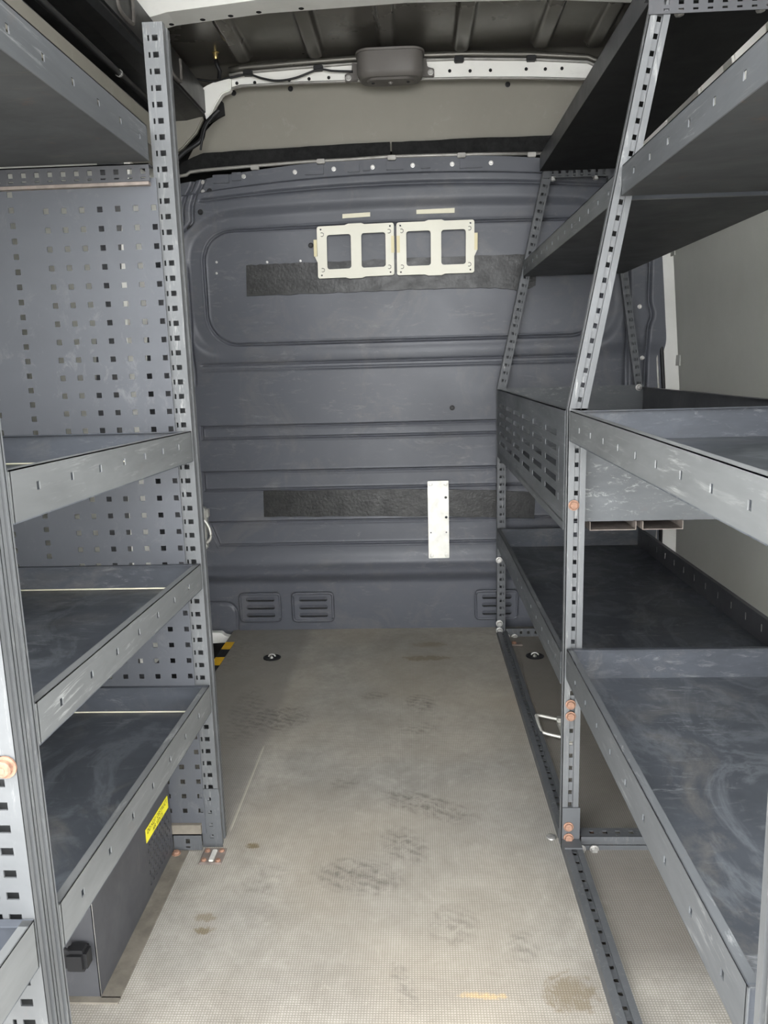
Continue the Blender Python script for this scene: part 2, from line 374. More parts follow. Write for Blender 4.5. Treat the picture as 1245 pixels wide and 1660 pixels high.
gv = dense(-.02, 1.70, .005, .0016, [.751, .794, .559, .626, .348, .436, 1.088, 1.484, 1.019, .999, 1.612, 1.646, .112], .013)
gx = dense(-.875, .90, .0055, .0016, [-.790, -.796, -.741, -.775, -.760, -.712, .655, .82], .012)
nx, nz = len(gx), len(gv)
X, V = np.meshgrid(gx, gv); Hh = bulk_h(X, V)
co = np.stack([X, YB-Hh, vz(X, V)], -1).reshape(-1, 3)
i = np.arange(nx*(nz-1)).reshape(nz-1, nx)[:, :-1].ravel()
fc = np.stack([i, i+1, i+1+nx, i+nx], 1)
def grid_mesh(name, co, fc):
    me = bpy.data.meshes.new(name); me.vertices.add(len(co)); me.vertices.foreach_set('co', co.ravel().astype(np.float32))
    me.loops.add(fc.size); me.loops.foreach_set('vertex_index', fc.ravel().astype(np.int32))
    me.polygons.add(len(fc)); me.polygons.foreach_set('loop_start', (np.arange(len(fc))*4).astype(np.int32))
    me.polygons.foreach_set('use_smooth', np.ones(len(fc), bool)); me.update(); me.validate(); return me
bulk = structure(link('wall_front', grid_mesh('wall_front', co, fc), M['bulk']))
def bulk_y(px, py):          # bulkhead surface point seen at a pixel
    p = W(px, py, Y=YB-.03)
    for _ in range(4):
        v = p[2] if p[2] < 1.45 else 1.45+(p[2]-1.45)*.25/(ztop(p[0])-1.45)
        p = W(px, py, Y=YB-float(bulk_h(np.array(p[0]), np.array(v))))
    return p

# bolt meshes shared by copies
def bolt_mesh(name, r, h, mat, hexa=True):
    m = MB(); m.lathe((0, 0, 0), (0, 0, 1), [(r*1.35, 0), (r*1.35, h*.22), (r*1.05, h*.24)], 16)
    m.lathe((0, 0, h*.2), (0, 0, 1), [(r, 0), (r, h*.55), (r*.8, h*.75)], 6 if hexa else 14)
    m.lathe((0, 0, h*.7), (0, 0, 1), [(r*.45, 0), (r*.42, h*.3)], 8)
    o = m.build(name, mat); me = o.data; bpy.data.objects.remove(o); return me
BM = {'zinc': bolt_mesh('bolt', .0085, .010, M['zinc']), 'rust': bolt_mesh('bolt', .0085, .009, M['rust'], False),
      'small': bolt_mesh('bolt', .0070, .006, M['zinc'], False), 'dark': bolt_mesh('bolt', .0055, .004, M['black'], False)}
def bolt(parent, pos, nrm, kind='zinc', s=1.0):
    o = bpy.data.objects.new('bolt', BM[kind]); COL.objects.link(o); o.parent = parent
    o.matrix_parent_inverse = world_of(parent).inverted()
    q = Vector((0, 0, 1)).rotation_difference(Vector(nrm)); o.rotation_mode = 'QUATERNION'; o.rotation_quaternion = q
    o.location = Vector(pos); o.scale = (s, s, s); return o
for p in ((328, 295), (329, 311), (355, 290), (395, 286), (478, 279), (509, 277), (541, 274), (604, 271), (637, 269), (669, 268), (733, 266), (764, 265), (796, 264), (1037, 497), (1041, 580)):
    bolt(bulk, bulk_y(*p), (0, -1, 0), 'small', .8)
for p in ((340, 310), (325, 344), (305, 368), (504, 398), (733, 661)):
    bolt(bulk, bulk_y(*p), (0, -1, 0), 'dark', 1.3)
for p in ((351, 425), (433, 425), (433, 443), (487, 423), (487, 441), (351, 443)):
    bolt(bulk, bulk_y(*p), (0, -1, 0), 'small', .45)
# moulded clip bosses along the top flange
for (a, b, c) in ((345, 372, 291), (376, 392, 287), (494, 525, 277), (563, 583, 273), (588, 600, 271), (626, 654, 269), (682, 698, 267), (745, 782, 266)):
    p0 = bulk_y(a, c-5); p1 = bulk_y(b, c+5); m = MB()
    y = (p0[1]+p1[1])/2; m.box(p0[0], p1[0], y-.006, y+.01, p1[2]-.002, p0[2]+.004); m.build('clip_boss', M['bulk'], bulk, bevel=.0015)
# pale sealed seam over the bulkhead
pts = [W(x, y, Y=2.815) for x, y in ((282, 287), (302, 284), (308, 279), (330, 276), (400, 270), (500, 262), (560, 259), (630, 254), (700, 252), (780, 250), (880, 249))]
m = MB(); m.tube(pts, .006, 6); m.build('seam', M['seal'], bulk)
for x, y in ((413, 271), (520, 261), (635, 255), (748, 251), (862, 250)):
    p = W(x, y, Y=2.805); m = MB(); m.box(p[0]-.014, p[0]+.014, p[1]-.006, p[1]+.01, p[2]-.009, p[2]+.006); m.build('seam_clip', M['seal'], bulk, bevel=.002)
# louvred vents
for (a, b) in (((389, 961), (457, 1005)), ((474, 960), (542, 1005)), ((770, 956), (838, 1001))):
    p0 = W(a[0], a[1], Y=YB); p1 = W(b[0], b[1], Y=YB); x0, x1, z0, z1 = p0[0], p1[0], p1[2], p0[2]
    ww, hh = x1-x0, z1-z0
    loops = [rrect(0, ww, 0, hh, .014)]; sl = []
    for k in range(3):
        zc = hh*(.22+.28*k); sl.append(zc); loops.append(rrect(ww*.16, ww*.86, zc-.009, zc+.009, .0085))
    v_ = link('vent', outline_mesh(loops, .010, lambda u, t, q: (x0+u, YB-.008-q, z0+t)), M['bulk'], bulk)
    m = MB(); loop = rrect(x0+.002, x1-.002, z0+.002, z1-.002, .013); m.tube([(q[0], YB-.013, q[1]) for q in loop], .005, 6, closed=True); m.build('vent_rim', M['bulk'], v_)
    m = MB(); m.box(x0+.01, x1-.01, YB-.0038, YB-.0022, z0+.01, z1-.01); m.build('vent_cavity', M['dark'], v_)
    for zc in sl:
        m = MB(); xa, xb = x0+ww*.15, x0+ww*.87
        m.hexa([(xa, YB-.0055, z0+zc-.004), (xb, YB-.0055, z0+zc-.004), (xb, YB-.0040, z0+zc-.004), (xa, YB-.0040, z0+zc-.004),
                (xa, YB-.0105, z0+zc+.0095), (xb, YB-.0105, z0+zc+.0095), (xb, YB-.0090, z0+zc+.0095), (xa, YB-.0090, z0+zc+.0095)]); m.build('louvre', M['bulk'], v_)

# --- side walls (sandwich of liner board and white frame)
def wall_x(z, s): # inner face of the side wall: slight tumblehome
    return s*np.interp(z, [-.2, .2, .9, 1.4, 1.8], [.945, .945, .930, .885, .835])
def side_strip(m, s, y0, y1, zs, off, t):
    for a, b in zip(zs[:-1], zs[1:]):
        xa, xb = wall_x(a, s)-s*off, wall_x(b, s)-s*off
        m.hexa([(xa, y0, a), (xa+s*t, y0, a), (xa+s*t, y1, a), (xa, y1, a), (xb, y0, b), (xb+s*t, y0, b), (xb+s*t, y1, b), (xb, y1, b)])
ZS = [-.2, .2, .5, .9, 1.15, 1.4, 1.6, 1.8]
m = MB(); side_strip(m, 1, YR, 2.95, ZS, 0, .05); wr = structure(m.build('wall_right', M['white']))
m = MB(); side_strip(m, 1, YR, 2.76, [.0, .2, .5, .9, 1.15, 1.4, 1.58], .012, .011); m.build('lining_board', M['lining'], wr)
for x, y in ((1085, 413), (1103, 584)):
    p = W(x, y, X=.90 if y < 500 else .915); m = MB(); xx = wall_x(p[2], 1)-.014
    m.box(xx-.002, xx+.002, 2.735, 2.775, p[2]-.018, p[2]+.018); m.build('lining_bracket', M['lining'], wr)
# door pillar beside the bulkhead: white return and dark rubber
m = MB()
for a, b in zip(ZS[1:-1], ZS[2:]):
    xa, xb = wall_x(a, 1), wall_x(b, 1)
    m.hexa([(xa-.006, 2.76, a), (xa+.02, 2.76, a), (xa+.02, 2.86, a), (xa-.075, 2.86, a), (xb-.006, 2.76, b), (xb+.02, 2.76, b), (xb+.02, 2.86, b), (xb-.075, 2.86, b)])
m.build('pillar', M['white'], wr)
for off, mt, r in ((.081, 'black', .006), (.066, 'seal', .006), (.050, 'black', .007)):
    m = MB(); m.tube([(wall_x(z, 1)-off, 2.825-(.075-off)*.4, z) for z in ZS[1:-1]], r, 6); m.build('door_seal', M[mt], wr)

m = MB(); side_strip(m, -1, YR, 2.95, ZS, 0, .05); wl = structure(m.build('wall_left', M['boxpaint']))
m = MB(); side_strip(m, -1, YR, 2.20, [0, .2, .5, .9, 1.15, 1.4, 1.6], .012, .011); m.build('lining_board', M['lining'], wl)
m = MB(); side_strip(m, -1, 2.42, 2.60, [.0, .2, .5, .9, 1.15, 1.4, 1.62], .02, .019); m.build('pillar', M['white'], wl)
m = MB(); side_strip(m, -1, 2.63, 2.84, [1.50, 1.6, 1.72, 1.80, 1.85], .035, .034); m.build('upper_panel', M['lining'], wl)
m = MB(); m.hexa([(-.72, .5, 1.60), (-.72, .5, 1.667), (-.88, .5, 1.667), (-.88, .5, 1.60), (-.72, 2.5, 1.62), (-.72, 2.5, 1.705), (-.88, 2.5, 1.705), (-.88, 2.5, 1.62)]); m.build('upper_trunking', M['closing'], wl)
m = MB(); m.box(-.90, -.832, 2.70, 2.80, -.2, 1.35); m.build('pillar', M['boxpaint'], wl)

# --- roof with pressed ribs
RZ = 2.03
nx2, ny2 = 380, 120
gx = np.linspace(-.92, .95, nx2); gy = np.linspace(2.2, 2.95, ny2)
X2, Y2 = np.meshgrid(gx, gy)
Z2 = RZ-.03*(X2/.9)**4
for cx in (-.80, -.553, -.312, -.072, .170, .428, .60):
    sd = sd_rr(X2, Y2, cx-.026, cx+.026, 1.0, 2.80, .026); Z2 = Z2-.020*sstep(.007, -.007, sd)
Z2 = Z2-.05*sstep(2.83, 2.90, Y2)
co = np.stack([X2, Y2, Z2], -1).reshape(-1, 3); i = np.arange(nx2*(ny2-1)).reshape(ny2-1, nx2)[:, :-1].ravel()
fc = np.stack([i, i+nx2, i+1+nx2, i+1], 1)
roof = structure(link('ceiling', grid_mesh('ceiling', co, fc), M['roof']))
m = MB(); m.box(-.95, .98, YR, 2.95, 2.045, 2.07); m.box(-.95, .98, YR, 2.21, 2.0, 2.046); m.build('roof_skin', M['roof'], roof)
m = MB(); m.box(-.95, .98, 2.94, 2.99, -.2, 2.07); m.build('cab_closure', M['dark'], roof)
# upper side shells between wall tops and roof
m = MB()
for s in (-1, 1): m.hexa([(s*.84, YR, 1.79), (s*.89, YR, 1.79), (s*.89, 2.95, 1.79), (s*.84, 2.95, 1.79), (s*.90, YR, 2.06), (s*.95, YR, 2.06), (s*.95, 2.95, 2.06), (s*.90, 2.95, 2.06)])
m.build('roof_side', M['rail'], roof)
# far roof bow: pale flanged strip with punched holes
top = [(372, 124), (390, 120), (480, 112), (570, 105), (665, 100), (760, 97), (860, 98), (952, 102), (962, 107), (1000, 110)]
bot = [(372, 145), (390, 140), (480, 135), (570, 132), (665, 129), (760, 127), (860, 127), (952, 129), (962, 131), (1000, 133)]
m = MB(); tp = [W(*p, Y=2.80) for p in top]; bp = [W(*p, Y=2.80) for p in bot]
for k in range(len(tp)-1):
    a, b, c, d = tp[k], tp[k+1], bp[k+1], bp[k]; e = np.array([0, .012, 0])
    m.hexa([d, c, c+e, d+e, a, b, b+e, a+e])
bow = m.build('trim_2', M['white'], None, 'structure')
m = MB(); m.tube([p+np.array([0, -.004, .002]) for p in tp], .005, 6); m.tube([p+np.array([0, -.003, .0]) for p in bp], .004, 6); m.build('flange_edge', M['seal'], bow)
m = MB(); m.tube([p+np.array([0, .0, .018]) for p in tp], .010, 6); m.build('flange_upper', M['roof'], bow)
for p in ((384, 135), (413, 134), (469, 130), (501, 128), (533, 126), (729, 115), (762, 115), (795, 114), (853, 112), (884, 112), (911, 111)):
    q = W(*p, Y=2.799); m = MB(); m.lathe(q, (0, -1, 0), [(.0055, 0), (.0055, .0012)], 10); m.build('punched_hole', M['dark'], bow)
for p in ((402, 118), (516, 110), (744, 96), (861, 94)):
    q = W(*p, Y=2.79); m = MB(); m.box(q[0]-.016, q[0]+.016, 2.782, 2.80, q[2]-.010, q[2]+.008); m.build('cable_clip', M['black'], bow, bevel=.003)
# beige closing panel above the bulkhead
m = MB(); a = [W(*p, Y=2.86) for p in ((352, 150), (390, 140), (570, 133), (760, 128), (1040, 130), (1040, 240), (760, 240), (560, 248), (400, 258), (300, 268), (322, 225), (345, 200), (362, 188), (358, 165))]
m.poly(a, (0, 1, 0), .008); cp = structure(m.build('trim_3', M['closing']))
for p in ((379, 151), (471, 144), (823, 137), (955, 136)):
    bolt(cp, W(*p, Y=2.858), (0, -1, 0), 'dark', 1.2)
# near roof bow (upper left)
m = MB(); zb = 1.985
nb = [(-.80, 1.935), (-.66, 1.965), (-.40, 1.985), (0, 1.995), (.40, 1.985), (.66, 1.965), (.82, 1.93)]
for (xa, za), (xb, zz) in zip(nb[:-1], nb[1:]):
    m.hexa([(xa, 2.30, za), (xb, 2.30, zz), (xb, 2.385, zz), (xa, 2.385, za), (xa, 2.29, za+.05), (xb, 2.29, zz+.05), (xb, 2.41, zz+.05), (xa, 2.41, za+.05)])
nbow = structure(m.build('trim_4', M['white']))
for x in (-.76, -.72, -.67, -.58, -.50, -.42, -.30):
    z = np.interp(x, [q[0] for q in nb], [q[1] for q in nb]); m = MB(); m.lathe((x, 2.37, z-.0006), (0, 0, -1), [(.008, 0), (.006, .001)], 12); m.build('punched_hole', M['dark'], nbow)
# black cant rails with embossed slots
for s, nm in ((-1, 'trim_5'), (1, 'trim_6')):
    sec = [(.82, 1.76), (.74, 1.765), (.690, 1.79), (.690, 1.93), (.74, 1.995), (.90, 2.0), (.90, 1.76)]
    far = [(.83, 1.835), (.76, 1.836), (.69, 1.85), (.690, 1.93), (.74, 1.995), (.90, 2.0), (.90, 1.835)]
    m = MB(); k = len(sec); m.add([(s*a, YR+.1, b) for a, b in sec]+[(s*a, 2.82, b) for a, b in far], [tuple(range(k)), tuple(range(2*k-1, k-1, -1))]+[(i, (i+1) % k, (i+1) % k+k, i+k) for i in range(k)])
    rl = structure(m.build(nm, M['rail'], bevel=.006))
    if s < 0:
        for y in (1.75, 2.05, 2.45):
            pts = [(-.689, y-.06, 1.925), (-.689, y-.06, 1.87), (-.689, y-.04, 1.85), (-.689, y+.03, 1.852), (-.689, y+.05, 1.87), (-.689, y+.05, 1.92)]
            m = MB(); m.tube(smooth(pts, 4), .006, 6); m.build('embossed_slot', M['housing'], rl)
        m = MB(); m.tube([(-.72, y, 1.722+.02*(y-1.65)) for y in (.6, 1.2, 2.0, 2.45)], .008, 8); m.build('conduit', M['rail'], rl)
        m = MB(); m.lathe((-.72, 2.05, 1.73), (0, 1, 0), [(.0095, 0), (.0095, .006)], 12); m.build('conduit_clip', M['zinc'], rl)
        bolt(rl, (-.70, 2.42, 1.945), (1, 0, .2), 'zinc', .8)
    else:
        for y in (1.70, 1.93, 2.14):
            m = MB(); m.hexa([(.74, y, 1.60), (.80, y, 1.58), (.80, y+.09, 1.58), (.74, y+.07, 1.60), (.70, y, 1.80), (.80, y, 1.82), (.80, y+.05, 1.82), (.70, y+.04, 1.80)])
            m.build('frame_bracket', M['white'], rl, bevel=.006)
# pale pillar gusset in the upper left corner
m = MB(); a = [W(*p, Y=2.78) for p in ((322, 146), (335, 138), (346, 133), (374, 124), (374, 146), (360, 152), (350, 168), (336, 198), (333, 190))]
m.poly(a, (0, 1, 0), .03); gus = m.build('trim_7', M['white'], None, 'structure', bevel=.003)
m = MB(); a = [W(*p, Y=2.845) for p in ((352, 158), (362, 166), (364, 186), (345, 196), (338, 200))]
m.poly(a, (0, 1, 0), .01); m.build('cavity', M['dark'], gus)
m = MB(); a = [W(*p, Y=2.79) for p in ((282, 250), (282, 178), (318, 184), (330, 190), (318, 215), (296, 240))]
m.poly(a, (0, 1, 0), .02); m.build('corner_panel', M['closing'], gus, bevel=.004)

# ------------------------------------------------------------------ left racking
HP = .0272
def face_holes(L, w, z0=.03):
    hs = []; z = z0
    while z < L-.012:
        a, b, c, d = (.28*w, .56*w, .70*w, .79*w)
        hs += [(a, b, z-.0047, z+.0047), (c, d, z-.0047, z+.0047)]; z += HP
    return hs
def groove_strip(m, O, U, V, N, w, L, holes=True, z0=.02, t=.0035):
    """strip with two raised ribs and a recessed channel punched with holes"""
    O, U, V, N = map(np.asarray, (O, U, V, N))
    m.plate(O, U, V, N, w*.34, L, t+.0045); m.plate(O+U*w*.66, U, V, N, w*.34, L, t+.0045)
    hs = []; z = z0
    while holes and z < L-.01: hs.append((w*.06, w*.28, z-.0045, z+.0045)); z += HP
    m.plate(O+U*w*.33-N*.0055, U, V, N, w*.34, L, .002, hs)
ex, ey, ez = np.eye(3)
def post(name, parent, x, y, z0, z1, s, mat, kind='square', fw_=.036, fd=.040, kink=None):
    """slotted angle upright; outer corner at (x,y); s=+1 face runs toward +x; aisle flange runs away from the viewer"""
    m = MB(); segs = [((x, z0), (x, z1))] if not kink else [((x, z0), kink[0]), (kink[0], kink[1])]
    for (xa, za), (xb, zb_) in segs:
        L = math.hypot(xb-xa, zb_-za)+.003; V = np.array([xb-xa, 0, zb_-za])/L; U = np.array([V[2], 0, -V[0]])
        if s < 0: U = -U
        O = np.array([xa, y, za])
        if kind == 'square':
            m.plate(O, U, V, -ey, fw_, L, .0022, face_holes(L, fw_))
            bk = min(.034, fd-.004); m.plate(O+ey*bk, U, V, -ey, fw_, L, .0015); m.plate(O+U*fw_+ey*.0005, ey, V, U, bk, L, .0015)   # closed back and side
        else: groove_strip(m, O, U, V, -ey, fw_, L)
        # aisle flange with rolled edges, seen nearly edge-on
        groove_strip(m, O+ey*.001, ey, V, -U, fd, L, True)
    return m.build(name, mat, parent)

LR = thing('shelf_rack', 'dark grey slotted-angle shelf rack with a perforated end panel, over the equipment box', 'shelf rack', (-.65, 1.1, 0))
XL = -.432
post('upright_post', LR, XL, 1.471, .0, 1.603, -1, M['post_zinc'])
# paired uprights between the two bays
post('upright_post', LR, XL, .738, .0, 1.42, -1, M['post_zinc'], fw_=.052, fd=.024)
post('upright_post', LR, XL, .764, .0, 1.42, -1, M['post_zinc'], fd=.024)
# splice sleeve at the foot of the far upright
m = MB(); m.plate((XL-.040, 1.4685, 0), ex, ez, -ey, .042, .135, .002, [(.016, .024, z-.004, z+.004) for z in (.025, .052, .082, .112)]); m.build('foot_sleeve', M['post'], LR)
m = MB(); c = W(347, 1390, Z=.0); m.box(c[0]-.026, c[0]+.022, c[1]-.026, c[1]+.026, .0005, .005); fp = m.build('foot_plate', M['rustplate'], LR, bevel=.0015)
m = MB(); m.box(c[0]-.006, c[0]+.004, c[1]-.022, c[1]+.016, .004, .009); m.build('weld_tab', M['alu'], fp, bevel=.0015)
for dx, dy in ((-.017, -.016), (.013, -.018), (.013, .015), (-.017, .015)): bolt(fp, (c[0]+dx, c[1]+dy, .0045), (0, 0, 1), 'rust', .55)
# perforated end panel
pz0, pz1, px0, px1 = .035, 1.345, -.90, -.462
hs = []
colx = [-.470-.0334*k for k in range(7)]
zz = 1.294
while zz > .06:
    hs += [(cx-.005-px0, cx+.005-px0, zz-.005-pz0, zz+.005-pz0) for cx in colx+[-.803]]; zz -= .0335
zz = 1.325; col2 = []
while zz > .06: col2.append(zz); zz -= HP
m = MB()
m.plate((px0, 1.464, pz0), ex, ez, -ey, -.760-px0, pz1-pz0, .0015, [h for h in hs if h[1] < -.760-px0])
m.plate((-.760, 1.464, pz0), ex, ez, -ey, .060, pz1-pz0, .0015, [(.020, .030, z-.005-pz0, z+.005-pz0) for z in col2])
m.plate((-.700, 1.464, pz0), ex, ez, -ey, px1+.700, pz1-pz0, .0015, [(h[0]+px0+.70, h[1]+px0+.70, h[2], h[3]) for h in hs if h[0] > .2+0*px0])
m.build('perforated_panel', M['panel'], LR)
def crossbar(parent, x0, x1, y, z, h, mat, up=True, pitch=.0243):
    m = MB(); hs = []; x = .03
    while x < (x1-x0)-.01:
        a = (h*.42, h*.72, h*.14, h*.24) if up else (h*.30, h*.60, h*.74, h*.84)
        hs += [(x-.0045, x+.0045, a[0], a[1]), (x-.0045, x+.0045, a[2], a[3])]; x += pitch
    m.plate((x0, y, z), ex, ez, -ey, x1-x0, h, .002, hs); m.plate((x0, y, z+h), ex, ey, ez, x1-x0, .03, .002)
    return m.build('crossbar', mat, parent)
crossbar(LR, -.90, -.470, 1.452, 1.337, .030, M['boxpaint'])
m = MB(); m.box(-.90, -.472, 1.452, 1.47, 1.331, 1.3365); m.build('rusty_edge', M['rustplate'], LR)
crossbar(LR, -.53, -.470, 1.455, .002, .036, M['post'])
m = MB(); m.box(-.56, -.47, 1.455, 1.4635, .039, .060); m.build('panel_foot', M['flange'], LR)

def tray(parent, xf, s, y0, y1, zb_near, zb_far, h, depth, lipmat, floormat, slots, slot_z=.5, slot_dir='v', hfar=None, name='shelf_tray', floor_in=.0, rear_holes=False):
    """open steel tray; front lip at x=xf, body runs toward s*x; y0 near end, y1 far end"""
    L = y1-y0; V = np.array([0, L, zb_far-zb_near]); L = np.linalg.norm(V); V = V/L; N = np.cross(ex, V); Z = N if N[2] > 0 else -N
    O = np.array([xf, y0, zb_near]); t = .0016
    m = MB(); m.plate(O+Z*floor_in, ex*s, V, Z, depth, L, t)
    tr = m.build(name, floormat, parent)
    sl = []
    for y in slots:
        u = (y-y0)/V[1]
        if .01 < u < L-.01: sl.append((u-.0042, u+.0042, h*slot_z-.005, h*slot_z+.005))
    m = MB(); m.plate(O, V, Z, -ex*s, L, h, t, sl)
    m.plate(O+Z*h, V, ex*s, Z, L, .012, t)                  # folded hem
    m.build('front_lip', lipmat, tr)
    m = MB(); m.plate(O+V*(L-.002), ex*s, Z, -ey, depth, h, t); m.plate(O+V*(L-.002)+Z*h, ex*s, -V, Z, depth, .010, t); m.build('end_lip', M['lip_in'], tr)
    m = MB(); m.plate(O+V*.003, ex*s, Z, -ey, depth, h, t); m.build('end_lip', M['lip_in'], tr)
    rs = [(u, u+.006, h*.35, h*.62) for u in np.arange(.05, L-.02, .0875)] if rear_holes else []
    m = MB(); m.plate(O+ex*s*(depth-.003), V, Z, -ex*s, L, h, t, rs); m.plate(O+ex*s*(depth-.003)+Z*h, V, -ex*s, Z, L, .010, t); m.build('rear_lip', lipmat if not rear_holes else M['boxpaint'], tr)
    # hem line on the far fold, pale where the paint has worn away
    if floor_in == 0 and s < 0:
        m = MB(); m.tube([O+V*(L-.004)+Z*.002+ex*s*.004, O+V*(L-.004)+Z*.002+ex*s*(depth-.004)], .0017, 5); m.build('worn_fold', M['tape'], tr)
    return tr
SL = [.6654+.0878*k for k in range(-6, 26)]
DL = .44
tray(LR, XL, -1, .790, 1.4635, .845, .830, .057, DL, M['lip_worn'], M['tray'], [y+.012 for y in SL], .58)
tray(LR, XL, -1, .790, 1.4635, .590, .575, .050, DL, M['lip_worn'], M['tray'], [y+.010 for y in SL], .50)
tray(LR, XL, -1, .790, 1.4635, .329, .312, .057, DL, M['lip_worn'], M['tray'], [y+.010 for y in SL], .50)
tray(LR, -.467, -1, .48, 1.4505, 1.366, 1.371, .058, .42, M['lip'], M['tray_rust'], [y+.04 for y in SL], .50)
tray(LR, XL, -1, .48, .735, .358, .352, .058, DL, M['lip_worn'], M['tray'], [], .5)
bolt(LR, W(9, 1243, Y=.737), (0, -1, 0), 'rust', 1.1)
m = MB(); m.plate((-.90, 1.4615, 0), ex, ez, -ey, .030, 1.35, .002); m.build('rear_post', M['post'], LR)
post('rear_post', LR, -.875, .755, 0, 1.42, -1, M['post'], fw_=.02, fd=.02)

# ------------------------------------------------------------------ right racking
RR = thing('shelf_rack', 'dark grey two-bay shelf rack with kinked leaning uprights and a rail on the floor', 'shelf rack', (.55, 1.6, 0))
XR = .285
K1 = (XR, .912); K2 = (.4185, 1.62)
post('upright_post', RR, XR, 1.459, .0, 0, 1, M['post_zinc'], 'groove', .033, .03, (K1, K2))
post('upright_post', RR, XR, 2.745, .0, 0, 1, M['post'], 'square', .030, .03, (K1, (.445, 1.66)))
post('upright_post', RR, XR+.008, .570, .0, 0, 1, M['post_zinc'], 'groove', .033, .03, (K1, K2))
post('rear_post', RR, .768, 2.745, .0, 0, 1, M['post'], 'square', .026, .02, ((.768, .86), (.648, 1.60)))
post('rear_post', RR, .768, 1.475, .0, 0, 1, M['post'], 'square', .026, .02, ((.768, .86), (.648, 1.60)))
crossbar(RR, .435, .655, 2.742, 1.598, .030, M['post'])
crossbar(RR, .405, .66, 1.456, 1.572, .032, M['boxpaint'])
for p, Y in (((1101, 20), 1.46), ((1233, 13), 1.46), ((896, 290), 2.742), ((966, 288), 2.742)):
    q = W(*p, Y=Y+.012); bolt(RR, (q[0], q[1], q[2]+.004), (0, 0, -1), 'zinc', 1.0 if Y < 2 else 1.2)
# trays
tray(RR, XR, 1, .61, 1.4535, .848, .854, .055, .50, M['lip_worn'], M['tray'], [y for y in SL], .46)
tray(RR, XR+.002, 1, .61, 1.4535, .384, .382, .062, .50, M['lip'], M['tray'], SL, .42)
tray(RR, .368, 1, .61, 1.4535, 1.276, 1.284, .049, .335, M['lip'], M['tray_rust'], [y+.01 for y in SL], .5)
tray(RR, XR, 1, 1.505, 2.740, .350, .343, .068, .505, M['lip'], M['tray'], [y+.02 for y in SL], .5, rear_holes=True)
tray(RR, .372, 1, 1.505, 2.740, 1.286, 1.287, .048, .335, M['lip'], M['tray_rust'], [y+.02 for y in SL], .5)
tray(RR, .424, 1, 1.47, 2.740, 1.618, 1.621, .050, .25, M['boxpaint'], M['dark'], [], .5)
# deep tray with slotted side and box end
t0 = .0018
m = MB(); m.plate((XR, 1.503, .690), ex, ey, ez, .505, 1.235, t0); dt = m.build('deep_tray', M['tray'], RR)
sl = []
for k in range(6):
    u = 1.588+.187*k-1.503
    sl += [(u, u+.137, z-.0065-.672, z+.0065-.672) for z in (.857, .8255, .794, .7625, .731)]
sl += [(.055, .061, .05, .065), (.055, .059, .09, .16)]
m = MB(); m.plate((XR, 1.503, .672), ey, ez, -ex, 1.237, .236, t0, sl); m.plate((XR, 1.503, .908), ey, ex, ez, 1.237, .012, t0); m.build('slotted_side', M['lip'], dt)
m = MB(); m.plate((XR+.03, 1.4985, .690), ex, ez, -ey, .475, .215, t0); m.build('box_end', M['lip'], dt)
m = MB(); m.plate((XR+.002, 2.738, .690), ex, ez, -ey, .50, .222, t0); m.build('box_end', M['lip'], dt)
m = MB(); m.plate((XR+.503, 1.503, .690), ey, ez, -ex, 1.235, .215, t0); m.plate((XR+.503, 1.503, .905), ey, -ex, ez, 1.235, .016, t0); m.build('rear_side', M['boxpaint'], dt)
for xa, xb in ((.335, .425), (.437, .515)):
    m = MB(); m.plate((xa, 1.492, .6735), ex, ey, ez, xb-xa, 1.2, .0015); m.plate((xa, 1.492, .6735), ez, ey, -ex, .0155, 1.2, .0015); m.plate((xb, 1.492, .6735), ez, ey, ex, .0155, 1.2, .0015)
    m.build('skid_channel', M['rustplate'], dt)
# floor frame: long rails and cross rails
m = MB(); groove_strip(m, (XR+.002, .61, .024), ex, ey, ez, .034, .845); m.plate((XR, .61, 0), ey, ez, -ex, .845, .024, .002); m.plate((XR+.036, .61, 0), ey, ez, ex, .845, .02, .002); m.build('floor_rail', M['post'], RR)
m = MB(); groove_strip(m, (XR+.002, 1.50, .024), ex, ey, ez, .034, 1.24); m.plate((XR, 1.50, 0), ey, ez, -ex, 1.24, .024, .002); m.plate((XR+.036, 1.50, 0), ey, ez, ex, 1.24, .02, .002); m.build('floor_rail', M['post'], RR)
m = MB(); hs = [(u, u+.010, .010, .020) for u in np.arange(.02, .43, .0272)]
m.plate((.325, 1.4605, .030), ex, ey, ez, .46, .030, .002, hs); m.plate((.325, 1.459, 0), ex, ez, -ey, .46, .010, .0025); m.plate((.325, 1.4625, .010), ex, ez, -ey, .46, .010, .002); m.plate((.325, 1.459, .020), ex, ez, -ey, .46, .010, .0025)
m.build('cross_rail', M['post'], RR)
m = MB(); hs = [(u, u+.009, .010, .020) for u in np.arange(.05, .43, .0272)]
m.plate((.318, 2.742, .0), ex, ez, -ey, .46, .030, .002, hs); m.build('cross_rail', M['post'], RR)
